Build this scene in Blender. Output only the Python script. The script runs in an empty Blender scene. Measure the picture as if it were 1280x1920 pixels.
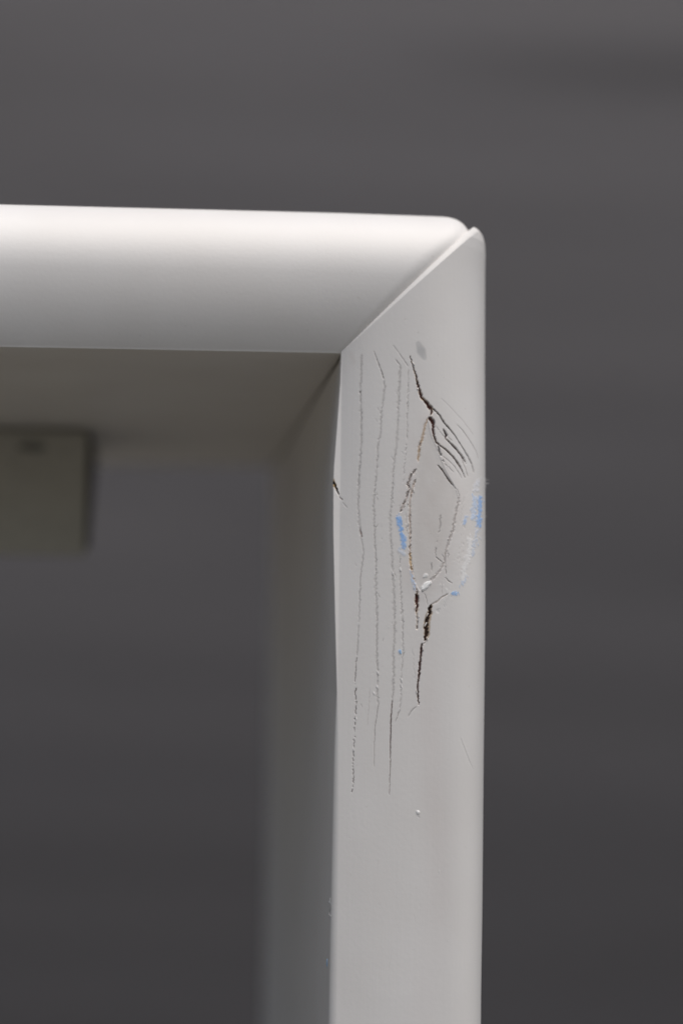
import bpy, math, random
import numpy as np
from mathutils import Vector, Matrix, noise

S = bpy.context.scene
COL = S.collection

# ------------------------------------------------------------------ camera
YAW, PITCH, ROLL, FPX = 0.09431, 0.07585, 0.01275, 3700.0      # focal length in photo pixels (1280x1920)
CAM = np.array([-0.05319, -0.57017, -0.09019])
cy, sy = math.cos(YAW), math.sin(YAW)
fw = np.array([sy*math.cos(PITCH), cy*math.cos(PITCH), math.sin(PITCH)])
r0 = np.array([cy, -sy, 0.0]); u0 = np.cross(r0, fw)
rt = math.cos(ROLL)*r0 + math.sin(ROLL)*u0
up = -math.sin(ROLL)*r0 + math.cos(ROLL)*u0
cd = bpy.data.cameras.new('camera'); cam = bpy.data.objects.new('camera', cd); COL.objects.link(cam)
cam.matrix_world = Matrix(((rt[0], up[0], -fw[0], CAM[0]), (rt[1], up[1], -fw[1], CAM[1]),
                           (rt[2], up[2], -fw[2], CAM[2]), (0, 0, 0, 1)))
cd.sensor_fit = 'VERTICAL'; cd.sensor_height = 36.0; cd.lens = 36.0*FPX/1920.0
cd.clip_start = 0.01; cd.clip_end = 3000
cd.dof.use_dof = True; cd.dof.focus_distance = 0.572; cd.dof.aperture_fstop = 3.7
S.camera = cam

# ------------------------------------------------------------------ sky and sun (bright overcast)
SUN_EL, SUN_AZ = math.radians(70), math.radians(30)              # azimuth measured from -Y towards +X
w = bpy.data.worlds.new("World"); S.world = w; w.use_nodes = True
nt = w.node_tree; bg = nt.nodes['Background']
sk = nt.nodes.new('ShaderNodeTexSky'); sk.sky_type = 'NISHITA'; sk.sun_disc = False
sk.sun_elevation = SUN_EL; sk.sun_rotation = math.pi - SUN_AZ
sk.air_density = 1.0; sk.dust_density = 3.8; sk.ozone_density = 0.6
nt.links.new(sk.outputs[0], bg.inputs[0]); bg.inputs[1].default_value = 0.05
sl = bpy.data.lights.new('sun', 'SUN'); sl.energy = 1.5; sl.angle = math.radians(60); sl.color = (1.0, 0.962, 0.91)
sun = bpy.data.objects.new('sun', sl); COL.objects.link(sun)
sd = Vector((math.cos(SUN_EL)*math.sin(SUN_AZ), -math.cos(SUN_EL)*math.cos(SUN_AZ), math.sin(SUN_EL)))
sun.rotation_euler = sd.to_track_quat('Z', 'Y').to_euler(); sun.location = (0.3, -2, 3)
S.view_settings.view_transform = 'Standard'; S.view_settings.look = 'None'
S.view_settings.exposure = 0.80; S.view_settings.gamma = 1.0
S.render.engine = 'CYCLES'; S.cycles.use_denoising = True; S.cycles.max_bounces = 8
S.cycles.filter_width = 1.5

# ------------------------------------------------------------------ helpers
def mesh_obj(name, verts, faces, mat, parent=None, smooth=True):
    me = bpy.data.meshes.new(name)
    me.from_pydata([tuple(v) for v in verts], [], [tuple(f) for f in faces]); me.validate(); me.update()
    if smooth: me.polygons.foreach_set('use_smooth', [True]*len(me.polygons))
    me.materials.append(mat)
    o = bpy.data.objects.new(name, me); COL.objects.link(o)
    if parent: o.parent = parent
    return o

def grid_obj(name, X, Y, Z, mat, parent=None, closed_cols=False, col=None):
    """big quad grid straight from numpy arrays [rows, cols]"""
    nr, nc = X.shape
    co = np.stack([X, Y, Z], -1).reshape(-1, 3).astype(np.float32)
    idx = np.arange(nr*nc).reshape(nr, nc)
    if closed_cols: idx = np.concatenate([idx, idx[:, :1]], 1)
    q = np.stack([idx[:-1, :-1], idx[:-1, 1:], idx[1:, 1:], idx[1:, :-1]], -1).reshape(-1, 4)
    me = bpy.data.meshes.new(name)
    me.vertices.add(len(co)); me.vertices.foreach_set('co', co.ravel())
    me.loops.add(q.size); me.loops.foreach_set('vertex_index', q.ravel().astype(np.int32))
    me.polygons.add(len(q)); me.polygons.foreach_set('loop_start', np.arange(0, q.size, 4, dtype=np.int32))
    me.polygons.foreach_set('loop_total', np.full(len(q), 4, dtype=np.int32))
    me.update(calc_edges=True); me.validate()
    me.polygons.foreach_set('use_smooth', np.ones(len(me.polygons), dtype=bool))
    if col is not None:
        a = me.color_attributes.new('wear', 'FLOAT_COLOR', 'POINT')
        a.data.foreach_set('color', col.reshape(-1, 4).astype(np.float32).ravel())
    me.materials.append(mat)
    o = bpy.data.objects.new(name, me); COL.objects.link(o)
    if parent: o.parent = parent
    return o

def new_mat(name):
    m = bpy.data.materials.new(name); m.use_nodes = True
    n = m.node_tree; b = n.nodes['Principled BSDF']
    return m, n, b

def N(n, t, **kw):
    x = n.nodes.new(t)
    for k, v in kw.items(): setattr(x, k, v)
    return x

def paint_material(name, wear):
    """white brushed and sprayed paint on wood: faint grain telegraphing through, orange peel, dust"""
    m, n, b = new_mat(name); L = n.links.new
    tc = N(n, 'ShaderNodeTexCoord')
    mp = N(n, 'ShaderNodeMapping'); mp.inputs['Scale'].default_value = (520, 520, 22) if wear else (22, 520, 520)
    L(tc.outputs['Object'], mp.inputs[0])
    g = N(n, 'ShaderNodeTexNoise'); g.inputs['Scale'].default_value = 1.0; g.inputs['Detail'].default_value = 3
    L(mp.outputs[0], g.inputs['Vector'])
    op = N(n, 'ShaderNodeTexNoise'); op.inputs['Scale'].default_value = 900; op.inputs['Detail'].default_value = 2
    L(tc.outputs['Object'], op.inputs['Vector'])
    bl = N(n, 'ShaderNodeTexNoise'); bl.inputs['Scale'].default_value = 26; bl.inputs['Detail'].default_value = 4
    L(tc.outputs['Object'], bl.inputs['Vector'])
    cr = N(n, 'ShaderNodeMapRange'); cr.inputs['To Min'].default_value = 0.0; cr.inputs['To Max'].default_value = 1.0
    cr.inputs['From Min'].default_value = 0.3; cr.inputs['From Max'].default_value = 0.7
    L(bl.outputs['Fac'], cr.inputs['Value'])
    mx = N(n, 'ShaderNodeMix', data_type='RGBA')
    mx.inputs[6].default_value = (0.755, 0.732, 0.705, 1); mx.inputs[7].default_value = (0.80, 0.783, 0.762, 1)
    L(cr.outputs[0], mx.inputs[0])
    # tiny specks of dirt
    vo = N(n, 'ShaderNodeTexNoise'); vo.inputs['Scale'].default_value = 520; vo.inputs['Detail'].default_value = 1
    L(tc.outputs['Object'], vo.inputs['Vector'])
    sp = N(n, 'ShaderNodeMapRange'); sp.inputs['From Min'].default_value = 0.76; sp.inputs['From Max'].default_value = 0.86
    sp.inputs['To Max'].default_value = 0.25
    L(vo.outputs['Fac'], sp.inputs['Value'])
    ms = N(n, 'ShaderNodeMix', data_type='RGBA'); ms.inputs[7].default_value = (0.42, 0.38, 0.34, 1)
    L(sp.outputs[0], ms.inputs[0]); L(mx.outputs[2], ms.inputs[6])
    out = ms.outputs[2]
    if wear:
        at = N(n, 'ShaderNodeAttribute'); at.attribute_name = 'wear'
        mw = N(n, 'ShaderNodeMix', data_type='RGBA')
        L(at.outputs['Alpha'], mw.inputs[0]); L(out, mw.inputs[6]); L(at.outputs['Color'], mw.inputs[7])
        out = mw.outputs[2]
        rr = N(n, 'ShaderNodeMapRange'); rr.inputs['To Min'].default_value = 0.42; rr.inputs['To Max'].default_value = 0.85
        L(at.outputs['Alpha'], rr.inputs['Value']); L(rr.outputs[0], b.inputs['Roughness'])
    else:
        b.inputs['Roughness'].default_value = 0.42
    L(out, b.inputs['Base Color'])
    b.inputs['Specular IOR Level'].default_value = 0.4
    b1 = N(n, 'ShaderNodeBump'); b1.inputs['Strength'].default_value = 0.18 if wear else 0.05; b1.inputs['Distance'].default_value = 0.0002
    L(g.outputs['Fac'], b1.inputs['Height'])
    b2 = N(n, 'ShaderNodeBump'); b2.inputs['Strength'].default_value = 0.28; b2.inputs['Distance'].default_value = 0.0001
    L(op.outputs['Fac'], b2.inputs['Height']); L(b1.outputs[0], b2.inputs['Normal'])
    L(b2.outputs[0], b.inputs['Normal'])
    return m

def plain(name, c, rough=0.6, metal=0.0, scale=300, amt=0.15):
    m, n, b = new_mat(name); L = n.links.new
    tc = N(n, 'ShaderNodeTexCoord'); t = N(n, 'ShaderNodeTexNoise'); t.inputs['Scale'].default_value = scale
    L(tc.outputs['Object'], t.inputs['Vector'])
    mx = N(n, 'ShaderNodeMix', data_type='RGBA')
    mx.inputs[6].default_value = (*[k*(1-amt) for k in c], 1); mx.inputs[7].default_value = (*[min(1, k*(1+amt)) for k in c], 1)
    L(t.outputs['Fac'], mx.inputs[0]); L(mx.outputs[2], b.inputs['Base Color'])
    b.inputs['Roughness'].default_value = rough; b.inputs['Metallic'].default_value = metal
    return m

M_RAIL = paint_material('white_paint', False)
M_POST = paint_material('worn_white_paint', True)
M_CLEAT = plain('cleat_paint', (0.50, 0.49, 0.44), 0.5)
M_HOLE = plain('screw_steel', (0.20, 0.20, 0.19), 0.45, 0.7)
M_FIBRE = plain('pale_wood_fibre', (0.72, 0.72, 0.72), 0.8)
M_BLUE = plain('blue_chalk', (0.36, 0.57, 0.90), 0.95, amt=0.3, scale=1500)
M_FLAKE = plain('lifted_paint', (0.70, 0.67, 0.64), 0.6)
M_CHIP = plain('chipped_paint', (0.86, 0.86, 0.84), 0.55)

# ------------------------------------------------------------------ the milled profile both members share
W, D = 0.045, 0.352
R_OUT, R_IN, VC = 0.0225, 0.043, 0.50
def prof(v):
    """recess of the face at v (0 inner edge .. 1 outer edge) and its tilt towards the outer side"""
    v = np.asarray(v, float)
    a = np.clip((v-VC)*W/R_OUT, 0, 1); b = np.clip((VC-v)*W/R_IN, 0, 1)
    g = np.where(v > VC, R_OUT*(1-np.sqrt(1-a*a)), R_IN*(1-np.sqrt(1-b*b)))
    t = np.where(v > VC, np.arcsin(a), -np.arcsin(b))
    return g, t

def postprof(v, z):
    """the upright planes out flatter below the corner"""
    g, t = prof(v); v = np.asarray(v, float)
    ro, rxo, ri, vc = 0.018, 0.0150, 0.13, 0.6667
    a = np.clip((v-vc)*W/rxo, 0, 1); b = np.clip((vc-v)*W/ri, 0, 1)
    a3 = np.minimum(a**3, 1); g2 = np.where(v > vc, ro*(1-np.sqrt(1-a3)), ri*(1-np.sqrt(1-b*b))); t2 = np.where(v > vc, np.arctan2(ro*1.5*a*a, rxo*np.sqrt(np.maximum(1-a3, 1e-9))), -np.arcsin(b))
    f = np.clip((0.004+0.03*np.clip(v, 0, 1)-np.asarray(z, float))/0.105, 0, 1); f = f*f*(3-2*f)
    return g*(1-f)+g2*f, t*(1-f)+t2*f

def face(px, py, y=None):
    """where on the post's real face does this spot of the photograph lie (x, z in metres)"""
    yy = 0.0 if y is None else y
    for _ in range(6):
        d = fw*FPX + rt*(px-640) - up*(py-960)
        t = (yy-CAM[1])/d[1]; p = CAM + d*t
        if y is None: yy = float(postprof(min(max(p[0]/W, 0), 1), p[2])[0])
    return p[0], p[2]
MM = 1.0/6.49e3          # one photo pixel on the face, in metres

def curve_z(pts, y):      # photo polyline -> x as a function of z on the plane y
    q = sorted([face(a, b, y)[::-1] for a, b in pts])
    return np.array([k[0] for k in q]), np.array([k[1] for k in q])

# ------------------------------------------------------------------ worn relief of the post, carved on a raster then sampled by the mesh
RES = 0.00006; RX0, RZ0 = -0.004, -0.215
NX, NZ = int(0.054/RES), int(0.262/RES)
Hh = np.zeros((NZ, NX)); CC = np.zeros((NZ, NX, 3)); CA = np.zeros((NZ, NX))
rng = np.random.RandomState(7)
def stamp(x, z, rad, depth, color, alpha, hard=0.5):
    r = rad*1.35
    i0, i1 = int((x-r-RX0)/RES), int((x+r-RX0)/RES)+2; j0, j1 = int((z-r-RZ0)/RES), int((z+r-RZ0)/RES)+2
    i0, j0 = max(i0, 0), max(j0, 0); i1, j1 = min(i1, NX), min(j1, NZ)
    if i0 >= i1 or j0 >= j1: return
    gx = RX0+np.arange(i0, i1)*RES; gz = RZ0+np.arange(j0, j1)*RES
    d = np.sqrt((gx[None]-x)**2+(gz[:, None]-z)**2)/rad
    k = np.clip((1.3-d)/(1.3-hard), 0, 1); k = k*k*(3-2*k)
    h = Hh[j0:j1, i0:i1]
    if depth >= 0: np.minimum(h, -depth*k, out=h)
    else: np.maximum(h, -depth*k, out=h)
    a = alpha*k; A = CA[j0:j1, i0:i1]; C = CC[j0:j1, i0:i1]
    m = a > 0.02
    na = A+a*(1-A)
    mixf = np.where(na > 0, a/np.maximum(na, 1e-6), 0)
    C[m] = C[m]*(1-mixf[m][:, None]) + np.array(color)*mixf[m][:, None]
    A[m] = np.maximum(A[m], a[m])

def stroke(pts, wd, depth, color, alpha, dash=0.0, jit=0.5, hard=0.5, period=6.0, seed=0, wobble=0.0):
    """pts photo px; wd widths px (scalar or list); depth in mm"""
    r = np.random.RandomState(seed+11)
    if abs(depth) <= 0.5: depth *= 0.45
    pts = np.array(pts, float)
    wd = np.full(len(pts), float(wd)) if np.isscalar(wd) else np.array(wd, float)
    seg = np.sqrt((np.diff(pts, axis=0)**2).sum(1)); s = np.concatenate([[0], np.cumsum(seg)])
    n = max(3, int(s[-1]/0.55)); t = np.linspace(0, s[-1], n)
    X = np.interp(t, s, pts[:, 0]); Y = np.interp(t, s, pts[:, 1]); Wd = np.interp(t, s, wd)
    k = max(2, int(s[-1]/2.2)); tk = np.linspace(0, s[-1], k)
    jx = np.interp(t, tk, r.normal(0, jit, k)); 
    if wobble: jx += np.interp(t, np.linspace(0, s[-1], max(2, int(s[-1]/14))), r.normal(0, wobble, max(2, int(s[-1]/14))))
    wn = np.interp(t, tk, r.uniform(0.65, 1.3, k))
    kd = max(2, int(s[-1]/period)); dn = np.interp(t, np.linspace(0, s[-1], kd*2), r.uniform(0, 1, kd*2))
    lowf = np.interp(t, np.linspace(0, s[-1], max(2, int(s[-1]/45))), r.uniform(0.6, 1.0, max(2, int(s[-1]/45))))
    ends = np.clip(np.minimum(t, s[-1]-t)/3.0, 0.35, 1)
    for i in range(n):
        on = 1.0 if dash == 0 else np.clip((dn[i]-dash)*5+0.5, 0, 1)
        on *= lowf[i] if dash else 1
        if on < 0.04: continue
        # short dashes lean slightly across the line
        x, z = face(X[i]+jx[i], Y[i])
        stamp(x, z, max(0.45, Wd[i]*wn[i]*0.5*ends[i])*MM, depth*1e-3*on, color, alpha*on, hard)

DARK = (0.105, 0.040, 0.030); BROWN = (0.16, 0.10, 0.07); TAN = (0.46, 0.30, 0.14); PINK = (0.50, 0.40, 0.34)
GREY = (0.26, 0.245, 0.23); SOFT = (0.43, 0.41, 0.39); BLUE = (0.17, 0.44, 0.90); LBLUE = (0.44, 0.62, 0.90); RUST = (0.45, 0.27, 0.10)
WHITE = (0.88, 0.88, 0.87)

# the knot: a lens of wood that has sunk and darkened a little under the paint
knot = np.array([(800, 788), (806, 815), (816, 838), (832, 880), (852, 915), (858, 935), (851, 970), (842, 1015), (830, 1056), (806, 1090),
                 (786, 1108), (776, 1090), (770, 1050), (768, 1000), (770, 950), (778, 900), (786, 850)], float)
kp = np.array([face(a, b) for a, b in knot])
GX, GZ = np.meshgrid(RX0+np.arange(NX)*RES, RZ0+np.arange(NZ)*RES)
def poly_sd(P):
    ins = np.zeros(GX.shape, bool); dmin = np.full(GX.shape, 1e9)
    for i in range(len(P)):
        (x1, z1), (x2, z2) = P[i], P[(i+1) % len(P)]
        c = ((z1 > GZ) != (z2 > GZ)) & (GX < (x2-x1)*(GZ-z1)/((z2-z1) or 1e-9)+x1); ins ^= c
        ex, ez = x2-x1, z2-z1; t = np.clip(((GX-x1)*ex+(GZ-z1)*ez)/(ex*ex+ez*ez), 0, 1)
        dmin = np.minimum(dmin, np.hypot(GX-x1-t*ex, GZ-z1-t*ez))
    return np.where(ins, dmin, -dmin)
sdk = poly_sd(kp)
k = np.clip(sdk/0.0016, 0, 1); k = k*k*(3-2*k)
BASE = -0.00006*k                                     # sunk lens
BASE += 0.00012*np.exp(-(np.clip(-sdk, 0, 1)/0.0028)**2)*(sdk < 0)   # swollen rim round it
# slow unevenness of the planed and painted face
for (fx, fz, am, ph) in ((260, 21, 0.00007, 0.3), (140, 33, 0.00009, 1.9), (75, 12, 0.00012, 4.0), (420, 47, 0.00002, 2.2)):
    BASE += am*np.sin(GX*fx+ph+1.3*np.sin(GZ*fz))*np.cos(GZ*fz*0.7+ph)
# knot wood shows slightly darker through thin paint
mot = 0.62+0.20*np.sin(GX*700+2*np.sin(GZ*240))+0.18*np.sin(GZ*420+3*np.sin(GX*380+GZ*90))
halo = np.exp(-(np.clip(-sdk, 0, 1)/0.0022)**2)*(sdk < 0)
CA[:] = np.where(sdk > 0, 0.30+0.28*np.clip(sdk/0.0024, 0, 1)*mot, 0.30*halo*mot+0.16*np.exp(-((np.clip(-sdk, 0, 1)-0.0035)/0.0035)**2)*(sdk < 0)*mot)
CC[:] = np.where((sdk > 0)[..., None], np.array((0.60, 0.555, 0.52)), np.array((0.66, 0.59, 0.56)))
bx = face(808, 1500)[0]; wav = 0.0012*np.sin(GZ*31)+0.0006*np.sin(GZ*83+1)
vein = np.exp(-((GX-bx-wav)/0.0045)**2)*np.clip((-GZ-0.055)/0.05, 0, 1)*0.22*np.clip(0.8+0.3*np.sin(GZ*57+GX*300), 0, 1)
CC[:] = np.where((vein > CA)[..., None], np.array((0.64, 0.57, 0.545)), CC); CA[:] = np.maximum(CA, vein)

# long checks where the grain lifts the paint, dashed by paint bridging them
L1 = [(678, 664), (677, 680), (675.7, 738), (677, 789), (677, 839), (673, 892), (671, 945), (673, 975), (675.6, 1001.6), (680, 1026), (681, 1039), (676.5, 1072),
      (674.7, 1092), (673.8, 1125), (672, 1175), (668.8, 1230), (665, 1270), (667, 1320), (665, 1350), (663.8, 1387), (661, 1425), (662.5, 1455), (659, 1487)]
L2a = [(700, 658.6), (710, 685), (719.5, 711.7)]
L2 = [(719.5, 712), (720.8, 727.6), (714, 772.8), (713, 812.6), (707.6, 839), (706, 879), (702, 919), (700.4, 948.5), (702, 1019), (704.8, 1054.7), (704, 1107.8),
      (706, 1143), (706, 1187), (706, 1230), (707.5, 1275), (706, 1290), (708.8, 1320)]
L2b = [(708.8, 1320), (702.5, 1362), (700.5, 1400), (700.5, 1437)]
L3 = [(750, 686), (747, 733), (746, 773), (743.4, 826), (736.8, 879), (735.5, 919), (730.8, 963), (731, 999.7), (734.8, 1062), (736.9, 1102.5), (739, 1143),
      (738.5, 1184), (736.5, 1230), (737, 1290), (735, 1312)]
L3b = [(735, 1312), (732, 1345), (731, 1400), (731, 1437), (728.8, 1490)]
L4 = [(764.7, 690), (764.7, 719.7), (763, 772.8), (762, 826), (756.7, 879), (756, 905)]
L4b = [(749, 1040), (749, 1062), (751, 1123), (753.8, 1162), (755, 1225), (751, 1270), (751, 1300), (748.8, 1330)]
stroke(L1[:9], 4.6, 0.10, SOFT, 0.45, 0, 0.8, 0.2, seed=1)
stroke(L1[:9], 2.2, 0.30, GREY, 0.60, 0.50, 0.9, period=7, seed=2)
stroke(L1[8:16], 3.2, 0.20, GREY, 0.50, 0.2, 0.6, 0.3, seed=3)
stroke(L1[15:], 2.0, 0.45, (0.13, 0.11, 0.10), 0.95, 0.36, 0.8, period=6, seed=4)
stroke([(674, 734), (676.5, 739)], 4, 0.5, (0.16, 0.15, 0.14), 0.9, seed=5)
stroke([(674.8, 992), (677.5, 1009)], 2.6, 0.4, (0.25, 0.17, 0.15), 0.9, seed=6)
stroke(L2a, [1, 2.0, 2.2], 0.35, (0.26, 0.24, 0.22), 0.85, seed=7, jit=0.3)
stroke(L2, 4.6, 0.12, SOFT, 0.60, 0.15, 0.9, 0.2, seed=8)
stroke(L2, 1.9, 0.30, GREY, 0.55, 0.52, 0.9, period=6, seed=9)
stroke(L2b, [2, 2, 1.4, 1], 0.3, GREY, 0.62, 0.0, 0.3, seed=10)
stroke(L3, 5.4, 0.12, SOFT, 0.55, 0.12, 0.9, 0.2, seed=11)
stroke(L3, 1.9, 0.28, GREY, 0.55, 0.54, 0.9, period=6, seed=12)
stroke(L3b, [2.0, 2.6, 2.2, 1.4, 0.9], 0.5, (0.11, 0.075, 0.065), 0.95, 0.0, 0.3, seed=13)
stroke(L4, 1.9, 0.22, GREY, 0.60, 0.52, 0.9, period=5, seed=14)
stroke(L4[:4], 3.2, 0.1, SOFT, 0.30, 0.3, 0.8, 0.2, seed=15)
stroke(L4b, 2.2, 0.25, GREY, 0.55, 0.46, 1.0, period=6, seed=16)
stroke(L4b, 4.0, 0.1, SOFT, 0.35, 0.3, 0.8, 0.2, seed=17)
stroke([(748.8, 1330), (740, 1355)], [2.4, 1.2], 0.2, GREY, 0.6, seed=18)
stroke([(740.8, 674.5), (750, 686.5)], 1.8, 0.3, GREY, 0.8, seed=19)
stroke([(736.8, 648), (752.7, 670.5), (764.7, 687.8)], [0.8, 1.2, 1.8], 0.3, (0.26, 0.24, 0.22), 0.8, seed=20, jit=0.3)
stroke([(692, 1290), (690, 1330), (688, 1360)], 1.4, 0.1, SOFT, 0.5, seed=21)
for i in range(26):      # short slanting ticks beside the long checks
    px, py = rng.choice([676, 716, 747, 764, 705, 737, 752, 667]) + rng.normal(0, 2.2), rng.uniform(670, 1330)
    if 760 < px: py = rng.uniform(690, 860)
    l = rng.uniform(3, 9); s_ = rng.choice([-1, 1])*rng.uniform(0.2, 0.7)
    stroke([(px, py), (px+l*s_, py+l)], 1.4, 0.2, GREY, rng.uniform(0.3, 0.7), seed=30+i)

def slants(Lp, step, ln, slope, al, w0, seed, y0=0, y1=9999):
    r = np.random.RandomState(seed); P = np.array(Lp, float); y = P[0, 1]
    while y < P[-1, 1]:
        y += step*r.uniform(0.6, 1.6)
        if not (y0 < y < y1) or r.uniform() < 0.15: continue
        x = np.interp(y, P[:, 1], P[:, 0])+r.normal(0, 0.5); l = ln*r.uniform(0.6, 1.3)
        stroke([(x+slope*l/2, y-l/2), (x-slope*l/2, y+l/2)], w0*r.uniform(0.7, 1.3), 0.25, (0.30, 0.285, 0.27), al*r.uniform(0.5, 1), 0, 0.2, 0.3, seed=int(seed*50+y))
slants(L1, 8, 7, 0.45, 0.75, 2.0, 401, 660, 800); slants(L1, 11, 7, 0.35, 0.5, 1.8, 402, 800, 1330)
slants(L2, 8, 7, 0.4, 0.6, 2.0, 403); slants(L3, 8, 7, 0.4, 0.6, 2.0, 404); slants(L4, 6.5, 7, 0.5, 0.65, 2.0, 405, 690, 790)
slants(L4, 9, 7, 0.4, 0.5, 1.8, 406, 790, 905); slants(L4b, 9, 8, 0.35, 0.6, 2.2, 407)
# pale lifted flakes on the checks
for (a, b) in ((707.5, 1262), (706.5, 1288), (666.5, 1347), (662, 1405), (751, 1275), (752, 1287), (735, 1075), (700, 1300), (750, 1068)):
    stroke([(a-1.2, b-3.5), (a+1.6, b+3.5)], 2.4, -0.25, WHITE, 0.8, seed=int(a+b))

# the big open crack above the knot
A = [(768, 668), (772.6, 685), (778.5, 704), (783, 725), (786.7, 737), (790, 747.6), (798, 754), (804.5, 763.5), (808.5, 770), (806.6, 779.4)]
stroke(A, [1.2, 1.6, 3.2, 4.8, 6.5, 6.4, 6, 9, 7.5, 4], 0.15, TAN, 0.45, 0, 0.4, 0.7, seed=60)
stroke(A, [0.6, 0.9, 2.2, 3.0, 4.4, 3.4, 4.2, 7, 5, 2], 0.8, DARK, 1.0, 0, 0.7, 0.7, seed=61)
stroke([(788, 748), (794, 752)], 3, 0.1, RUST, 0.8, seed=62)
stroke([(809, 764), (811, 770)], 2.5, 0.1, RUST, 0.7, seed=63)
A1 = [(803, 783), (806, 785), (811, 793), (810.6, 805), (812, 818), (816.5, 830), (822.6, 835)]
stroke(A1, [5, 9, 8, 6, 5, 5, 3], 0.1, (0.40, 0.33, 0.29), 0.5, 0, 0.4, seed=64)
stroke(A1, [3, 6.8, 5.6, 3.8, 3.2, 3.0, 2.2], 0.8, DARK, 1.0, 0, 0.7, 0.7, seed=65)
stroke([(822, 835), (834, 843), (848.6, 857.5), (858.8, 871.7), (865.9, 885), (870, 896)], [2.6, 2.2, 3.0, 2.6, 1.6, 0.8], 0.8, DARK, 0.95, seed=66, jit=0.25)
stroke([(820, 836), (822, 847), (827, 857.5), (830.7, 866.6)], [2, 3.4, 3, 2], 0.7, (0.09, 0.07, 0.06), 0.9, 0.25, 0.9, seed=67)
stroke([(828, 855), (840.5, 865.6), (850.6, 875.8), (860.8, 890), (863.8, 898)], [1, 1.5, 1.5, 1.6, 0.8], 0.3, GREY, 0.8, seed=68, jit=0.3)
stroke([(830.7, 869.7), (840.5, 876.8), (848.6, 886)], 1.5, 0.3, GREY, 0.75, seed=69)
stroke([(810, 766), (822, 778), (832, 794.5), (842.5, 805.7), (852.7, 819), (864.8, 839), (875, 855.5), (883, 871.7), (886, 886)],
       [2.6, 2.4, 2.8, 2.2, 1.5, 1.2, 1.2, 1, .8], 0.6, (0.10, 0.07, 0.06), 0.92, seed=70, jit=0.25)
stroke([(864, 837), (875, 853), (884, 870), (888, 888)], 1.2, 0.3, GREY, 0.6, seed=71, jit=0.2)
stroke([(829.3, 804.7), (835.4, 815.9), (834.4, 823), (842.5, 831), (854.7, 843.3), (866.9, 859.5), (872, 870.7)], [1.6, 4.2, 2.2, 2.4, 3.4, 2.8, 1], 0.9, DARK, 0.95, seed=72, jit=0.3)
stroke([(835.4, 817), (846.6, 827)], 1.3, 0.3, GREY, 0.8, seed=73)
stroke([(862.8, 859.5), (870, 875.8), (876, 894)], 1.4, 0.3, (0.2, 0.16, 0.14), 0.8, seed=74, jit=0.25)
stroke([(854.7, 796.6), (864.8, 806.7), (875, 821), (883, 833), (891, 847), (895.3, 861)], [.8, 1.5, 1.5, 1.3, 1.0, .8], 0.3, (0.2, 0.18, 0.17), 0.75, seed=75, jit=0.15)
stroke([(826, 748), (839.5, 761), (852.7, 775), (866.9, 790.5), (885, 815)], [.7, 1, 1, 1, .7], 0.2, GREY, 0.65, seed=76, jit=0.15)
stroke([(815, 798.6), (824, 810.8), (834.4, 823)], 1.2, 0.3, GREY, 0.75, seed=77, jit=0.2)
stroke([(820, 872.7), (828.3, 881.9), (838.4, 898), (848.6, 911.3)], [0.8, 2.4, 2.8, 1.6], 0.8, DARK, 0.92, seed=78, jit=0.25)
stroke([(848.6, 911.3), (856.7, 920.5), (859.8, 932.7)], [1, 1.2, 2], 0.3, GREY, 0.6, seed=79)
# right rim of the knot going down, greyed paint cracks
Hk = [(859.8, 932.7), (854.7, 956), (850, 978), (846.6, 997), (840.5, 1017), (834.4, 1033), (832, 1054), (822, 1072), (812, 1084), (800, 1092), (792, 1101)]
stroke(Hk, 5.0, 0.35, (0.42, 0.37, 0.34), 0.6, 0, 0.7, 0.2, seed=80)
stroke(Hk, 2.0, 0.5, (0.24, 0.19, 0.17), 0.85, 0.38, 0.9, period=7, seed=81)
stroke([(868, 930), (864, 960), (862, 985)], 3, 0.15, (0.5, 0.46, 0.43), 0.35, 0.2, 0.9, 0.2, seed=82)
stroke([(824, 965), (824.8, 975), (824.6, 984.7), (820, 1007), (816, 1027), (815.7, 1043.6)], [1.5, 3.4, 3, 2.2, 3, 2], 0.4, (0.22, 0.19, 0.17), 0.8, 0.33, 0.8, period=8, seed=83)
stroke([(815.7, 1043.6), (822, 1050), (828, 1054)], 1.3, 0.4, (0.13, 0.1, 0.09), 0.85, seed=84)
stroke([(808, 1055), (808.5, 1071)], [2.4, 3], 0.3, GREY, 0.8, 0.2, seed=85)
stroke([(828, 1040), (832, 1048), (834, 1056), (835.4, 1078)], [1.4, 1.6, 1.4, 1.6], 0.4, (0.14, 0.11, 0.1), 0.8, 0.2, seed=86)
stroke([(833, 1083), (839, 1089), (846.6, 1094)], [1.6, 1.8, 1], 0.4, (0.12, 0.09, 0.08), 0.85, seed=87)
stroke([(834, 1034), (840, 1040), (838, 1048)], 1.2, 0.3, GREY, 0.7, seed=88)
stroke([(795, 1113), (799, 1126), (801, 1135)], 1.3, 0.3, GREY, 0.75, seed=89)
stroke([(826, 1095), (828, 1115)], 1.2, 0.2, GREY, 0.5, seed=90)
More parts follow.
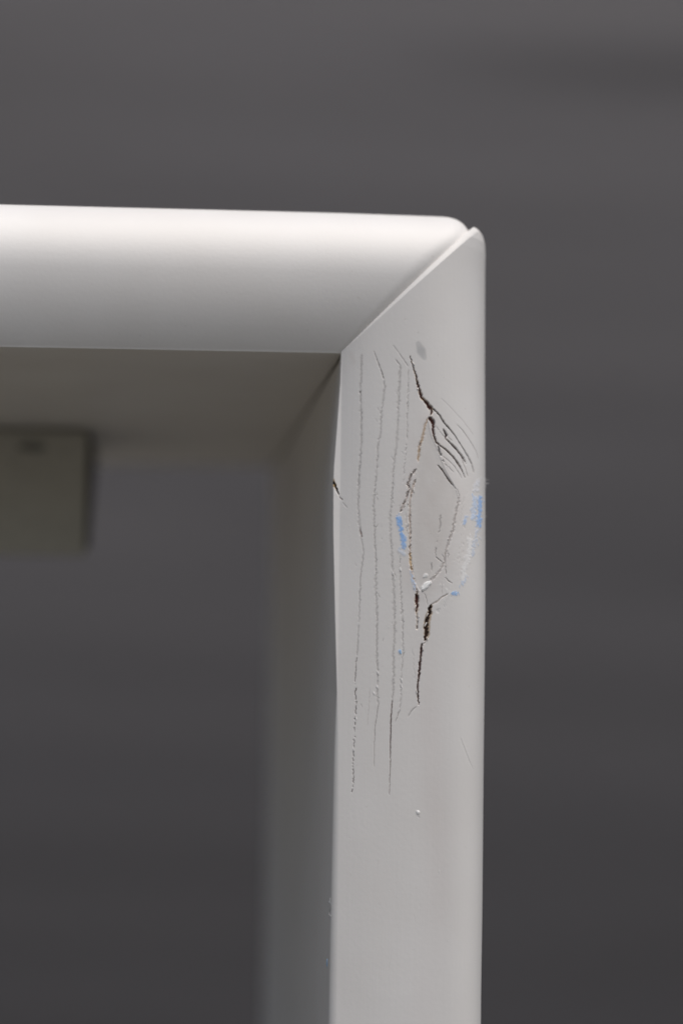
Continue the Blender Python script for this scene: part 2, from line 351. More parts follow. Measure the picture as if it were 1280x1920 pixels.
# left rim of the knot: bare tan wood where the paint has split
J = [(801.9, 782), (795.8, 798.6), (791.7, 819), (786.6, 833), (784.6, 847), (782.6, 866)]
stroke(J, [2, 5, 6, 7, 7, 4], 0.30, (0.52, 0.40, 0.30), 0.8, 0, 0.6, 0.3, seed=91)
stroke(J, [1, 2, 2.5, 3, 3.4, 2], 0.5, (0.40, 0.25, 0.11), 0.9, 0.4, 0.9, seed=92)
stroke([(785, 830), (788, 836)], 4, 0.5, BROWN, 0.8, seed=93)
J2 = [(779.5, 880), (769.4, 892), (764, 908), (767, 918), (760, 936), (750, 960)]
stroke(J2, 5.5, 0.35, (0.42, 0.34, 0.30), 0.65, 0, 0.8, 0.3, seed=94)
stroke(J2, 2.4, 0.6, (0.22, 0.15, 0.13), 0.85, 0.33, 0.9, period=8, seed=95)
J3 = [(778, 900), (772, 918), (768, 940), (767, 963), (768, 1000), (767.3, 1041.6), (770, 1066), (775.5, 1094), (781.6, 1114)]
stroke(J3, 5.0, 0.4, (0.48, 0.38, 0.31), 0.65, 0, 0.6, 0.3, seed=96)
stroke(J3, 1.9, 0.6, (0.36, 0.24, 0.17), 0.75, 0.42, 0.9, period=9, seed=97)
stroke([(767.5, 1035), (769, 1055), (773, 1072)], [3.5, 4.5, 3], 0.5, (0.55, 0.36, 0.16), 0.85, 0.15, 0.8, seed=98)
stroke([(760, 960), (761, 985), (763, 1000)], 2.4, 0.25, PINK, 0.6, 0.3, seed=99)
# the two open cracks below the knot
K1 = [(780, 1113), (780.6, 1124), (781, 1137.5), (780, 1150), (781.5, 1160), (780.8, 1181)]
stroke(K1, [7, 9, 6.5, 7, 4, 5], 0.2, TAN, 0.55, 0.1, 0.6, 0.5, seed=100)
stroke(K1[:4], [4, 6.2, 3.2, 2.2], 0.8, DARK, 1.0, 0, 0.7, 0.7, seed=101)
stroke(K1[3:], [2.5, 1.4, 3.2], 0.8, (0.14, 0.08, 0.06), 0.9, 0.35, 0.8, period=7, seed=102)
K2 = [(807.5, 1134), (805, 1147.5), (800.5, 1162.5), (798.8, 1177.5), (799.5, 1192.5), (797, 1202)]
stroke(K2, [6, 9.5, 11, 11, 10, 4], 0.2, (0.36, 0.24, 0.12), 0.8, 0, 0.6, 0.6, seed=103)
stroke([(p[0]-0.8, p[1]) for p in K2], [3.4, 5, 5.2, 6.2, 6.2, 2], 1.0, (0.06, 0.03, 0.018), 1.0, 0, 0.9, 0.7, seed=104)
stroke([(807.5, 1134), (817.5, 1128.8), (827.5, 1120), (840, 1113)], [3.5, 4.2, 3, 2], 0.4, (0.34, 0.25, 0.18), 0.75, 0.25, 0.7, seed=105)
K3 = [(790, 1207), (788.5, 1222), (787.5, 1235), (785, 1262.5), (782, 1290), (782.5, 1305), (783.8, 1322)]
stroke(K3, [5.6, 6, 5.4, 5.2, 4, 4, 1.4], 0.12, (0.4, 0.3, 0.25), 0.5, 0, 0.3, seed=106)
stroke(K3, [3.4, 3.8, 3.2, 3.4, 2.4, 2.6, 0.9], 0.7, (0.08, 0.032, 0.027), 1.0, 0, 0.5, 0.7, seed=107)
stroke([(780, 1324), (770, 1334), (764, 1345)], [3, 3.5, 2], 0.2, SOFT, 0.7, 0, 0.4, 0.2, seed=108)
stroke([(797, 1202), (794, 1206), (791, 1208)], 1.6, 0.4, BROWN, 0.6, seed=109)
stroke([(772, 1215), (774, 1245), (778, 1275)], 2, 0.12, SOFT, 0.4, 0.4, 1.0, 0.3, seed=110)
# crack over the inner arris
stroke([(618, 890), (620.7, 895), (626, 907.8), (631, 920)], [3, 6, 6.5, 3.6], 0.2, (0.55, 0.37, 0.17), 1.0, 0, 0.3, seed=111)
stroke([(622.7, 899), (627, 909), (630.6, 919.5), (634.9, 929)], [1, 2.8, 3.6, 2.4], 1.2, (0.05, 0.03, 0.02), 0.95, 0, 0.4, seed=112)
stroke([(634.9, 930), (642, 938.8)], 1.7, 0.5, (0.2, 0.12, 0.09), 0.9, seed=113)
stroke([(643, 943), (647, 948), (650.8, 953)], 1.1, 0.3, GREY, 0.7, seed=114)
# filler spot near the mitre
for i in range(60):
    a = i/59*2-1
    x, z = face(788.5+a*5.5, 659+a*13); stamp(x, z, (9-3.8*abs(a))*MM, 0.00003, (0.47, 0.47, 0.47), 0.75*(1-0.4*abs(a)), 0.6)
# warm tint at the foot of the mitre: corner shade put into the colour
for i in range(6):
    x, z = face(657+i*1.2, 664+i*3); stamp(x, z, 7*MM, 0.0, (0.60, 0.52, 0.47), 0.16, 0.0)
# scuffs and chalk
def smear(pts, wd, color, al, seed, n=3):
    for i in range(n): stroke([(a+(i-n/2)*1.2, b+i) for a, b in pts], wd, -0.15, np.array(color)*(0.9+0.12*i), al, 0.44, 1.9, 0.2, period=3, seed=seed+i)
smear([(746, 966), (749, 980), (751, 996)], 7, BLUE, 0.85, 900)
smear([(752, 997), (755, 1012), (757, 1030)], [5, 7, 5.5], BLUE, 0.85, 905)
smear([(748, 1030), (757, 1040)], 7, LBLUE, 0.3, 910)
smear([(898, 928), (898, 955), (895, 988)], [4, 7, 7], BLUE, 0.75, 915)
smear([(889, 928), (888, 950), (885, 975)], 6, LBLUE, 0.6, 920)
smear([(871, 966), (869, 985)], 4.5, LBLUE, 0.7, 925, 2)
smear([(893, 992), (889, 1015), (885, 1044)], 5, LBLUE, 0.4, 930, 2)
smear([(846, 1112), (856, 1113)], [6, 9], BLUE, 0.85, 935)
smear([(870, 1086), (864, 1098)], 6, LBLUE, 0.5, 940, 2)
smear([(770, 1073), (774, 1092), (777, 1106)], 3.4, LBLUE, 0.65, 945, 2)
smear([(748, 1218), (750, 1224)], 5, LBLUE, 0.8, 950, 2)
smear([(896, 900), (889, 922)], 7, (0.72, 0.76, 0.84), 0.6, 955)
smear([(881, 1008), (877, 1040), (870, 1066), (866, 1088)], 6, (0.84, 0.84, 0.84), 0.55, 960)
def scuff(pts, wd, color, al, n, seed, lift=-0.10, ln=7, slant=0.15):
    r = np.random.RandomState(seed); pts = np.array(pts, float)
    s = np.linspace(0, 1, len(pts))
    for i in range(n):
        t = r.uniform(); x = np.interp(t, s, pts[:, 0])+r.normal(0, wd/2.6); y = np.interp(t, s, pts[:, 1])+r.normal(0, 2)
        l = r.uniform(0.35, 1)*ln; q = r.normal(slant, 0.25)*l
        stroke([(x, y-l/2), (x+q, y+l/2)], r.uniform(2.0, 4.2), lift*r.uniform(0.2, 1.3), np.array(color)*r.uniform(0.85, 1.1), al*r.uniform(0.5, 1), 0, 0.3, 0.3, seed=seed*100+i)
scuff([(748, 968), (750, 985), (752, 996)], 7, BLUE, 0.95, 34, 201)
scuff([(753, 1000), (756, 1014), (757, 1028)], 6.5, BLUE, 0.90, 24, 202)
scuff([(747, 1028), (757, 1038)], 7, LBLUE, 0.45, 9, 203)
scuff([(899, 928), (898, 955), (896, 984)], 6, BLUE, 0.85, 34, 204)
scuff([(889, 925), (888, 950), (884, 975)], 9, LBLUE, 0.70, 30, 205)
scuff([(871, 968), (869, 985)], 4, BLUE, 0.60, 12, 206)
scuff([(893, 990), (890, 1015), (884, 1044)], 6, LBLUE, 0.55, 22, 207)
scuff([(897, 898), (888, 925)], 9, (0.78, 0.80, 0.86), 0.75, 22, 208)
scuff([(881, 1005), (877, 1040), (870, 1065), (866, 1090)], 8, WHITE, 0.75, 46, 209)
scuff([(873, 1080), (866, 1095), (860, 1104)], 7, LBLUE, 0.55, 14, 210)
scuff([(845, 1112), (857, 1113)], 5.5, (0.22, 0.42, 0.80), 0.9, 20, 211, ln=6)
scuff([(769, 1070), (774, 1092), (777, 1106)], 3, LBLUE, 0.75, 12, 212)
scuff([(748, 1219), (750, 1223)], 4, (0.30, 0.50, 0.82), 0.75, 6, 213, ln=5)
scuff([(840, 1120), (828, 1138), (820, 1148)], 8, (0.62, 0.62, 0.62), 0.5, 18, 214, lift=0.15)
scuff([(822, 1095), (838, 1106), (846, 1122)], 9, WHITE, 0.45, 16, 215)
scuff([(868, 985), (862, 1030), (852, 1080)], 9, (0.66, 0.60, 0.57), 0.45, 22, 216, lift=0.12)
scuff([(764, 930), (761, 970), (762, 1010)], 6, (0.62, 0.57, 0.54), 0.4, 14, 217, lift=0.12)
# the white chip of torn paint, the faint scratch and specks lower down
stroke([(790, 1106), (796, 1100), (805, 1091)], [5, 9, 7], -0.5, WHITE, 1.0, 0, 0.5, 0.6, seed=220)
stroke([(793, 1083), (797, 1079), (801, 1080)], [5, 7, 5], -0.3, (0.8, 0.8, 0.79), 0.8, 0, 0.5, 0.4, seed=221)
stroke([(798, 1198), (800, 1194)], 4, -0.3, (0.78, 0.72, 0.66), 0.9, 0, seed=222)
stroke([(861, 1383), (868, 1402), (878, 1428), (885, 1442)], [1, 2, 2.2, 1.2], 0.16, (0.66, 0.65, 0.63), 0.5, 0, 0.2, 0.3, seed=223)
stroke([(864, 1383), (871, 1402), (881, 1428)], [1, 1.6, 1], -0.14, WHITE, 0.5, 0, 0.2, 0.3, seed=224)
stroke([(780, 1521), (785, 1524)], [5, 4.5], -0.45, WHITE, 0.85, seed=225)
stroke([(782, 1530), (784, 1533)], 3, 0.2, SOFT, 0.5, seed=226)
stroke([(822, 1631), (823, 1636)], 2, -0.15, WHITE, 0.3, seed=227)
for i in range(70):
    px, py = rng.uniform(645, 895), rng.uniform(560, 1900)
    stroke([(px, py), (px+rng.normal(0, 1), py+rng.uniform(1, 3))], rng.uniform(1.4, 3), rng.choice([-0.12, 0.12]), SOFT if rng.uniform() < .5 else WHITE, rng.uniform(0.15, 0.4), seed=300+i)

def sample(A_, x, z):
    fx = np.clip((x-RX0)/RES, 0, NX-1.001); fz = np.clip((z-RZ0)/RES, 0, NZ-1.001)
    i = fx.astype(int); j = fz.astype(int); a = fx-i; b = fz-j
    if A_.ndim == 3: a = a[..., None]; b = b[..., None]
    return (A_[j, i]*(1-a)+A_[j, i+1]*a)*(1-b)+(A_[j+1, i]*(1-a)+A_[j+1, i+1]*a)*b

for i in range(9):
    px, py = rng.uniform(660, 880), rng.uniform(1350, 1880); l = rng.uniform(12, 50); q = rng.normal(0, 0.25)*l
    stroke([(px, py), (px+q*0.4, py+l*0.5), (px+q, py+l)], 1.2, rng.choice([-0.06, 0.1]), (0.66, 0.64, 0.61), rng.uniform(0.12, 0.3), 0.2, 0.3, 0.2, seed=600+i)

# ------------------------------------------------------------------ outlines (photo -> metres, on the plane each one lies in)
def dep(y): f = min(max((y-440)/650, 0), 1); f = f*f*(3-2*f); return 0.0225-0.0045*f
op_ = [(900, 1925), (902.5, 1700), (905, 1400), (907.6, 1150), (908.6, 1000), (909.2, 900), (909.2, 840), (909.2, 780), (909.2, 720), (909.2, 660),
       (909.2, 600), (909, 520), (908.5, 485), (907, 466), (903, 451), (895, 439), (886, 431.5), (877, 429.5)]
oz_ = [face(a-2.2*min(1, max(0, (b-450)/60)), b, dep(b)) for a, b in op_]
zo = np.array([k[1] for k in oz_]); xo = np.array([k[0] for k in oz_])
TOPZ = zo[-1]
zE, xE = curve_z([(640, 668), (638, 720), (632, 800), (626, 880), (625, 910), (625, 1000), (627, 1100), (628, 1150), (632, 1300), (634, 1400),
                  (634, 1500), (633, 1650), (631, 1800), (630, 1925)], None)
zO, xO = curve_z([(639, 668), (637, 720), (631, 800), (625, 880), (624, 910), (624, 1000), (626, 1100), (627, 1150), (630.5, 1300), (627, 1400),
                  (625, 1500), (622, 1650), (619, 1800), (617, 1925)], None)
def XR(z): return np.interp(z, zo, xo)
ZJ = 0.0012                                               # height of the inner corner of the joint
def XE(z): return np.where(z < ZJ, np.interp(z, zE, xE), z-ZJ+xE[-1])
def XO(z): return np.where(z < ZJ, np.interp(z, zO, xO), z-ZJ+xO[-1])

# ------------------------------------------------------------------ the thing
root = bpy.data.objects.new('wooden_frame', None); COL.objects.link(root)
root['label'] = 'white painted wooden frame with mitred corner and cracked, blue smeared knot in its upright'
root['category'] = 'wooden frame'
FLOOR = -0.74
root.location = (0, 0, FLOOR)
def to_root(o): o.parent = root; o.matrix_parent_inverse = Matrix.Translation((0, 0, -FLOOR)); return o

# upright: rows go up, columns go round the section
rows = np.concatenate([np.linspace(FLOOR, -0.21, 14)[:-1], np.linspace(-0.21, -0.165, 90)[:-1], np.arange(-0.165, -0.002, 0.00016),
                       np.arange(-0.002, TOPZ, 0.00016), [TOPZ]])
s_f = np.concatenate([np.linspace(0, 0.86, 250)[:-1], 1-0.14*np.cos(np.linspace(0, math.pi/2, 60))])
Zr = rows[:, None]
OFF = -0.0005                                             # the upright stands a hair proud of the rail
xl, xo_ = XE(Zr), XO(Zr); xr = XR(Zr)
X = xl+(xr-xl)*s_f[None]
Z = np.repeat(Zr, X.shape[1], 1)
v = 1-(xr-X)/W
g, t = postprof(np.clip(v, 0, 1), Zr)
h = sample(Hh, X, Z)+sample(BASE, X, Z)
low = np.clip((Z+0.205)/0.02, 0, 1); h = h*low
gtop = np.clip((Z+0.03)/0.02, 0, 1)
# rounded-over lip along the mitre
dm = (X-Z+ZJ)/math.sqrt(2); lw = 0.0007+0.0019*np.clip(v, 0, 1)
q = np.clip(1-dm/lw, 0, 1)*(Z > -0.001)
q = np.clip(q, 0, 0.97)
lipd = (0.0005+0.0014*np.clip(v, 0, 1))*q**1.15
nx, ny = np.sin(t), -np.cos(t)
Xf = X+nx*h; Yf = g+OFF+ny*h+lipd
XQ = X; ZQ = Z
# inner side and arris
yf0 = Yf[:, :1]
cw = (xl-xo_)                                             # how far the worn arris is chamfered
yd = np.concatenate([[1.0], np.linspace(0.86, 0.05, 14), [0.02, 0.006]])
Yi = (yf0+cw*1.1+0.0002)+(D-yf0-cw*1.1)*yd[None]**1.0
bulge = np.exp(-((Yi-yf0)/0.05)**2)
base_in = np.where(Zr < ZJ, 0.0006, Zr-ZJ+0.0006)+0*Yi        # the undisturbed inner plane
Xi = base_in+(xo_-base_in)*bulge
aa = np.linspace(0, 1, 5)[None, :]
Xa = xo_+(xl-xo_)*aa**1.6; Ya = yf0+(cw*1.1+0.0002)*(1-aa)**1.3*1.0
Xa, Ya = Xa[:, :-1], Ya[:, :-1]
Xi = Xi+0.0020*np.exp(-((Zr-ZJ+0.0004)/0.0011)**2)*np.clip((Yi-yf0-0.003)/0.004, 0, 1)*(Zr < ZJ+0.002)   # open seam of the joint
# outer side and back
yb = np.linspace(0.03, 1, 10)[None]
Yb = Yf[:, -1:]+(D-Yf[:, -1:])*yb; Xb = Xf[:, -1:]+0*Yb
XX = np.concatenate([Xi, Xa, Xf, Xb], 1); YY = np.concatenate([Yi, Ya, Yf, Yb], 1); ZZ = np.repeat(Zr, XX.shape[1], 1)
ca = sample(CA, XQ, ZQ)*low; cc = sample(CC, XQ, ZQ)
col = np.zeros(XX.shape+(4,)); col[..., :3] = 0.6
n0 = Xi.shape[1]+Xa.shape[1]; n1 = n0+XQ.shape[1]
col[:, n0:n1, :3] = cc; col[:, n0:n1, 3] = ca
ext = ca[:, :1]*np.linspace(0.2, 1, Xa.shape[1])[None]
col[:, Xi.shape[1]:n0, :3] = cc[:, :1]; col[:, Xi.shape[1]:n0, 3] = ext
post = grid_obj('upright', XX, YY, ZZ, M_POST, closed_cols=True, col=col); to_root(post)

# rail: columns round the section, rows along it
zt, xt = None, None
pt = [(700, 402), (800, 403.6), (826, 404.2), (838, 405.5), (850, 408.8), (860, 414.5), (867, 421), (873, 430)]
q_ = [face(a, b, 0.0225) for a, b in pt]
rx = np.array([k[0] for k in q_]); rz = np.array([k[1] for k in q_]); rz = rz-rz[0]+W-(rx-rx[0])*((rz[1]-rz[0])/(rx[1]-rx[0]))
TIL = -0.0006
def ZT(x): return np.interp(x, rx, rz)
vs = np.concatenate([np.linspace(0, 0.8, 90)[:-1], 1-0.2*np.cos(np.linspace(0, math.pi/2, 60))])
GAP = 0.00005-xE[-1]; rz = rz*1.026
xe = vs*(W-ZJ)
for _ in range(60): xe = 0.5*xe+0.5*(vs*(ZT(xe)-ZJ)-GAP)
sl_ = np.concatenate([np.linspace(0, 1, 30)[:-1]**0.5*0.94, np.linspace(0.94, 1, 240)])
XL = -0.62
X = XL+(xe[None]-XL)*sl_[:, None]
Vv = np.repeat(vs[None], len(sl_), 0)
Z = ZJ+Vv*(ZT(X)-ZJ)
g, t = prof(Vv)
dm = (Z-ZJ-X-GAP)/math.sqrt(2)
wv = 0.0012+0.0062*Vv
q = np.clip(1-dm/wv, 0, 1)
dip = (0.0004+0.0017*Vv)*q**2.6
Y = g+dip+0.0001*np.sin(X*55)*np.sin(Vv*7)
Xf, Yf, Zf = X, Y, Z
tp = np.linspace(0.03, 1, 8)[None]
Yb = Yf[:, -1:]+(D-Yf[:, -1:])*tp; Xb = Xf[:, -1:]+0*Yb; Zb = Zf[:, -1:]+0*Yb
ar = np.linspace(0, math.pi/2, 6)[:-1]; rr_ = 0.0006
Ybk = np.linspace(D, 0, 12)[None]
Yi = np.where(Ybk > 0.02, Ybk, 0)+0*X[:, :1]
yi = np.linspace(1, 0.0, 14)[None]; Yi = (Yf[:, :1]+rr_)+(D-Yf[:, :1]-rr_)*yi
Xi = Xf[:, :1]+0*Yi; Zi = np.full_like(Yi, ZJ-rr_*0.6)
Yarr = Yf[:, :1]+rr_*(1-np.sin(ar))[None]; Xarr = Xf[:, :1]+0*Yarr; Zarr = ZJ-rr_*0.6*np.cos(ar)[None]+0*Yarr
XX = np.concatenate([Xi, Xarr[:, 1:], Xf, Xb], 1); YY = np.concatenate([Yi, Yarr[:, 1:], Yf, Yb], 1); ZZ = np.concatenate([Zi, Zarr[:, 1:], Zf, Zb], 1)
ang = 0.009                                               # the rail runs down to the corner by half a degree
ZZ = ZZ + ang*np.minimum(XX, 0)
rail = grid_obj('rail', XX, YY, ZZ, M_RAIL, closed_cols=True); to_root(rail)
# end caps of both members (mitre faces and cut ends)
def cap(obj, rowi, nc, nr):
    me = obj.data; import bmesh
    bm = bmesh.new(); bm.from_mesh(me); bm.verts.ensure_lookup_table()
    for r_ in rowi:
        vsx = [bm.verts[r_*nc+i] for i in range(nc)]
        try:
            f = bm.faces.new(vsx); f.smooth = False
        except ValueError: pass
    bmesh.ops.recalc_face_normals(bm, faces=bm.faces[:]); bm.to_mesh(me); bm.free()
cap(rail, [0, XX.shape[0]-1], XX.shape[1], XX.shape[0])

# ------------------------------------------------------------------ cleat under the rail with its screw
def at(px, py, y):
    d = fw*FPX+rt*(px-640)-up*(py-960); t = (y-CAM[1])/d[1]; return CAM+d*t
yc = 0.205
tr = at(165, 822, yc); br = at(165, 1038, yc)
zt_, zb_ = -0.0012, br[2]
xr_ = tr[0]; xl_ = -0.42
def bevel_prism(name, mat, sec, x0, x1, bev):
    import bmesh
    bm = bmesh.new()
    a = [bm.verts.new((x0, y, z)) for y, z in sec]; b = [bm.verts.new((x1, y, z)) for y, z in sec]
    bm.faces.new(a[::-1]); bm.faces.new(b)
    n_ = len(sec)
    for i in range(n_): bm.faces.new((a[i], a[(i+1) % n_], b[(i+1) % n_], b[i]))
    bmesh.ops.recalc_face_normals(bm, faces=bm.faces[:])
    bmesh.ops.bevel(bm, geom=bm.edges[:], offset=bev, segments=3, profile=0.5, affect='EDGES')
    me = bpy.data.meshes.new(name); bm.to_mesh(me); bm.free(); me.materials.append(mat)
    for p in me.polygons: p.use_smooth = True
    o = bpy.data.objects.new(name, me); COL.objects.link(o); return o
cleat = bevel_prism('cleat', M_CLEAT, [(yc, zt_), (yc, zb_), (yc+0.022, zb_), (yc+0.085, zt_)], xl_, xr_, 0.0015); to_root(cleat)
M_END_SHADE = plain('cleat_end_shade', (0.045, 0.042, 0.034), 0.9)
end_sh = bevel_prism('end_shade_strip', M_END_SHADE, [(yc+0.0012, zt_-0.001), (yc+0.0012, zb_+0.003), (yc+0.016, zb_+0.003), (yc+0.084, zt_-0.001)], xr_-0.0006, xr_+0.0012, 0.0003)  # added dark strip: shadow gap at the cleat's end, done as colour
to_root(end_sh); end_sh.parent = cleat
sp_ = at(62, 838, yc)
vv, ff = [], []
for k_, (rad, dy) in enumerate(((0.0052, 0.0000), (0.0050, -0.0006), (0.0036, -0.0010), (0.0014, -0.0009), (0.0010, 0.0004))):
    for i in range(20):
        a = i/20*2*math.pi; vv.append((sp_[0]+rad*1.1*math.cos(a), yc+dy-0.0001, sp_[2]+rad*0.30*math.sin(a)))
for k_ in range(4):
    for i in range(20): ff.append((k_*20+i, k_*20+(i+1) % 20, k_*20+20+(i+1) % 20, k_*20+20+i))
ff.append(tuple(range(80, 100)))
scr = mesh_obj('screw', vv, ff, M_HOLE); scr.parent = cleat

# ------------------------------------------------------------------ loose fibres and crumbs of chalk on the upright
def tube(name, pts, rad, mat, parent=None):
    pts = [Vector(p) for p in pts]; V_, F_ = [], []
    for i, p in enumerate(pts):
        d = (pts[min(i+1, len(pts)-1)]-pts[max(i-1, 0)]).normalized()
        a = d.orthogonal().normalized(); b = d.cross(a); r_ = rad*(1-0.6*i/(len(pts)-1))
        for k_ in range(5):
            an = k_/5*2*math.pi; V_.append(p+a*r_*math.cos(an)+b*r_*math.sin(an))
    for i in range(len(pts)-1):
        for k_ in range(5): F_.append((i*5+k_, i*5+(k_+1) % 5, i*5+5+(k_+1) % 5, i*5+5+k_))
    F_.append(tuple(range(4, -1, -1))); F_.append(tuple(range(len(V_)-5, len(V_))))
    return mesh_obj(name, V_, F_, mat)
random.seed(5)
def fibre(px, py, dx, dz, n=6, rad=0.00007, mat=M_FIBRE, back=0.010):
    x, z = face(px, py, back); x = min(x, W-0.0002)
    gy = float(postprof(min(x/W, 1), z)[0])
    p0 = Vector((x, gy-0.0001, z)); pts = []
    for i in range(n):
        f = i/(n-1)
        pts.append(p0+Vector((dx*f+random.uniform(-1, 1)*0.00012, -0.0003*f, dz*f+0.0004*math.sin(f*2.6+px)+random.uniform(-1, 1)*0.00012)))
    o = tube('wood_fibre', pts, rad, mat); to_root(o)
for (px, py, dx, dz) in ((904, 903, .0019, .0003), (905, 905, .0016, -.0003), (903, 907, .0022, -.0001), (904, 910, .0015, -.0009), (902, 900, .0014, .0007), (905, 912, .0009, -.0012)):
    fibre(px, py, dx, dz)
for (px, py, dx, dz) in ((905, 962, .0013, -.0003), (905, 966, .0015, -.0006), (904, 958, .0008, .0004)):
    fibre(px, py, dx, dz, mat=M_BLUE if px == 904 else M_FIBRE)
def crumb(px, py, r_px, mat, name, flat=0.5, y=None, inner=False):
    import bmesh
    bm = bmesh.new(); bmesh.ops.create_icosphere(bm, subdivisions=3, radius=r_px*MM)
    for q in bm.verts:
        n_ = noise.noise(q.co*2600+Vector((px, py, 0))); q.co *= 1+(0.75 if mat is M_BLUE else 0.3)*n_
        if inner: q.co.x *= flat
        else: q.co.y *= flat
        q.co.z *= 1.25
    me = bpy.data.meshes.new(name); bm.to_mesh(me); bm.free(); me.materials.append(mat)
    for p in me.polygons: p.use_smooth = True
    o = bpy.data.objects.new(name, me); COL.objects.link(o)
    if inner:
        p = at(px, py, y); o.location = (p[0], y, p[2])
    else:
        x, z = face(px, py); g_ = float(postprof(min(max(x/W, 0), 1), z)[0]); o.location = (x, g_+OFF-0.0001, z)
    bpy.context.view_layer.update(); to_root(o); return o
for a_, b_, r_c in ((848, 1112, 2.6), (852, 1114, 3.0), (856, 1111, 2.4), (853, 1109, 1.6), (749.5, 1220, 1.8), (750.5, 1224, 1.4)):
    crumb(a_, b_, r_c, M_BLUE, 'chalk_crumb', 0.22)
def flake(px, py, ln, wd, ang, mat=M_FLAKE, seed=0):
    """a sliver of paint lifting off beside a crack: a small curled plate with thickness"""
    r = random.Random(seed); x, z = face(px, py); g_ = float(postprof(min(max(x/W, 0), 1), z)[0])
    L_, w_ = ln*MM, wd*MM; V_ = []; n_ = 4
    for i in range(n_+1):
        f = i/n_; half = w_*0.5*math.sin(math.pi*(0.12+0.8*f))**0.7
        lift = 0.00004+0.00014*f*f*r.uniform(0.6, 1.2)
        for sgn in (-1, 1):
            for d_ in (0, 0.00007):
                u, q = (f-0.5)*L_, half*sgn*(1+r.uniform(-.25, .25))
                V_.append((x+u*math.sin(ang)+q*math.cos(ang), g_+OFF-lift*(1 if sgn > 0 else 0.25)-d_, z+u*math.cos(ang)-q*math.sin(ang)))
    F_ = []
    for i in range(n_):
        a = i*4; b = a+4
        F_ += [(a, a+2, b+2, b), (a+1, b+1, b+3, a+3), (a, b, b+1, a+1), (a+2, a+3, b+3, b+2)]
    F_ += [(0, 1, 3, 2), (n_*4, n_*4+2, n_*4+3, n_*4+1)]
    to_root(mesh_obj('paint_flake', V_, F_, mat))
rf = random.Random(3)
for ln_, cnt in ((A, 3), (A1, 2), (K1, 2), (K2, 3), (K3, 2), (J, 3), (J2, 3), (J3, 5), (Hk, 6)):
    for i in range(cnt):
        f = (i+rf.uniform(0.1, 0.9))/cnt*(len(ln_)-1); j = min(int(f), len(ln_)-2); f -= j
        (x1, y1), (x2, y2) = ln_[j], ln_[j+1]
        nx_, ny_ = -(y2-y1), x2-x1; nl = math.hypot(nx_, ny_); sd_ = rf.choice((-1, 1)); o_ = sd_*rf.uniform(1.6, 3.6)/nl
        flake(x1+(x2-x1)*f+nx_*o_, y1+(y2-y1)*f+ny_*o_, rf.uniform(3, 10), rf.uniform(1.0, 3.2), math.atan2(x2-x1, -(y2-y1))+rf.uniform(-.4, .4), seed=i)
crumb(783, 1523, 3.0, M_CHIP, 'paint_chip', 0.5)
c_ = crumb(797.5, 1099, 5.0, M_CHIP, 'paint_chip', 0.25); c_.scale = (0.9, 1, 1.9); c_.rotation_euler = (0, math.radians(40), 0)
# chalk spot and torn fibres just inside the inner arris
def inner_point(px, py):
    lo, hi = 0.003, 0.08                                 # find the depth at which the line of sight meets the inner side
    for _ in range(30):
        m = 0.5*(lo+hi); p = at(px, py, m)
        xo__ = float(np.interp(p[2], zO, xO)); xb = 0.0006+(xo__-0.0006)*math.exp(-((m-0.002)/0.05)**2)
        if p[0] < xb: lo = m
        else: hi = m
    return 0.5*(lo+hi)
yy = inner_point(613.5, 1806); crumb(613.5, 1806, 5.5, M_BLUE, 'chalk_crumb', 0.25, y=yy, inner=True)
for (a, b, c, d) in ((619, 1684, 622, 1700), (622, 1700, 618, 1716), (615, 1690, 624, 1698), (617, 1712, 620, 1718)):
    y1 = max(0.0045, inner_point(a, b)-0.001); y2 = max(0.0045, inner_point(c, d)-0.001)
    p, q = at(a, b, y1), at(c, d, y2)
    o = tube('wood_fibre', [p, (Vector(p)+Vector(q))/2+Vector((-0.0003, 0, 0.0002)), q], 0.00015, M_FIBRE); to_root(o)

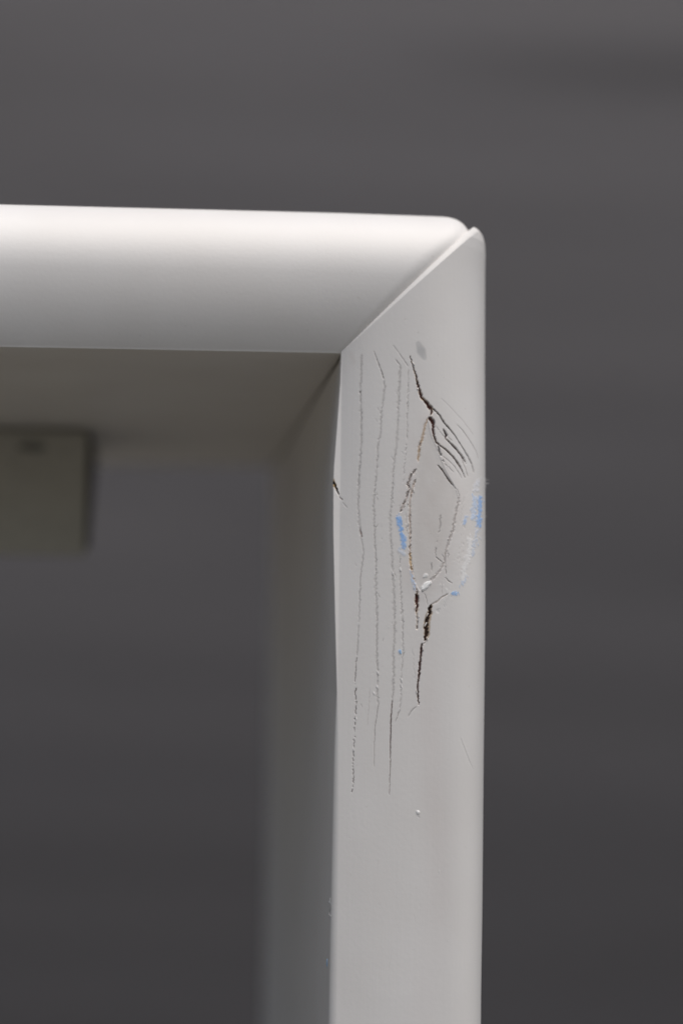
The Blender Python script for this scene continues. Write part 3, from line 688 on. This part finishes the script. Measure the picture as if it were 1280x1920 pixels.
# ------------------------------------------------------------------ setting: a dark grey wall far behind and the ground
def wall():
    m, n, b = new_mat('dark_grey_render'); L = n.links.new
    tc = N(n, 'ShaderNodeTexCoord'); mp = N(n, 'ShaderNodeMapping'); mp.inputs['Scale'].default_value = (0.8, 1, 5)
    L(tc.outputs['Object'], mp.inputs[0])
    t = N(n, 'ShaderNodeTexNoise'); t.inputs['Scale'].default_value = 1.3; t.inputs['Detail'].default_value = 3
    L(mp.outputs[0], t.inputs['Vector'])
    mx = N(n, 'ShaderNodeMix', data_type='RGBA'); mx.inputs[6].default_value = (0.092, 0.087, 0.089, 1); mx.inputs[7].default_value = (0.127, 0.122, 0.129, 1)
    L(t.outputs['Fac'], mx.inputs[0]); L(mx.outputs[2], b.inputs['Base Color']); b.inputs['Roughness'].default_value = 0.85
    t2 = N(n, 'ShaderNodeTexNoise'); t2.inputs['Scale'].default_value = 60; bu = N(n, 'ShaderNodeBump'); bu.inputs['Strength'].default_value = 0.3
    bu.inputs['Distance'].default_value = 0.01; L(tc.outputs['Object'], t2.inputs['Vector']); L(t2.outputs['Fac'], bu.inputs['Height']); L(bu.outputs[0], b.inputs['Normal'])
    xs = np.linspace(-3.5, 3.5, 60); zs = np.linspace(FLOOR, 2.2, 240)
    Xw, Zw = np.meshgrid(xs, zs)
    def yw(x, z):
        c = np.clip(z, -0.74, 1.3)-0.15
        y = 0.16*c*c*np.where(c < 0, 0.95, 0.9)            # swells towards the camera at table height
        y = y + 0.0014*np.sin(z*13+1.0+0.9*np.sin(x*1.9))+0.0007*np.sin(z*29+1.5*x+np.sin(z*5))*(0.5+0.5*np.sin(x*2.3+z*3))+0.0005*np.sin(z*47+2+0.8*np.sin(x*3))*(0.5+0.5*np.cos(x*3.1-z*2))
        ss = lambda q: np.clip(q, 0, 1)**2*(3-2*np.clip(q, 0, 1))
        zz = z-0.03*x
        y = y - 0.016*ss((zz-0.69)/0.12)*(1-ss((zz-0.81)/0.6))*ss((x-0.08)*1.6)
        y = y + 0.007*np.tanh((z-0.10)/0.07)*ss((0.25-x)*2.5)
        return 2.15+y
    Yw = yw(Xw, Zw)
    nb = 2
    Xw = np.concatenate([Xw, Xw[-1:], Xw[:1]]); Yw = np.concatenate([Yw, Yw[-1:]*0+2.75, Yw[:1]*0+2.75]); Zw = np.concatenate([Zw, Zw[-1:], Zw[:1]])
    Xw = np.concatenate([Xw, Xw[:1]]); Yw = np.concatenate([Yw, Yw[:1]]); Zw = np.concatenate([Zw, Zw[:1]])
    o = grid_obj('wall', Xw, Yw, Zw, m)
    o['label'] = 'plain dark grey wall far out of focus behind the white frame'; o['category'] = 'wall'
    return o
wall()
def ground():
    m, n, b = new_mat('paving'); L = n.links.new
    tc = N(n, 'ShaderNodeTexCoord'); t = N(n, 'ShaderNodeTexNoise'); t.inputs['Scale'].default_value = 3; t.inputs['Detail'].default_value = 8
    L(tc.outputs['Object'], t.inputs['Vector'])
    mx = N(n, 'ShaderNodeMix', data_type='RGBA'); mx.inputs[6].default_value = (0.080, 0.075, 0.063, 1); mx.inputs[7].default_value = (0.124, 0.115, 0.096, 1)
    L(t.outputs['Fac'], mx.inputs[0]); L(mx.outputs[2], b.inputs['Base Color']); b.inputs['Roughness'].default_value = 0.9
    z = FLOOR-0.002
    o = mesh_obj('ground', [(-300, -300, z), (300, -300, z), (300, 300, z), (-300, 300, z)], [(0, 1, 2, 3)], m)
    o['kind'] = 'structure'
ground()
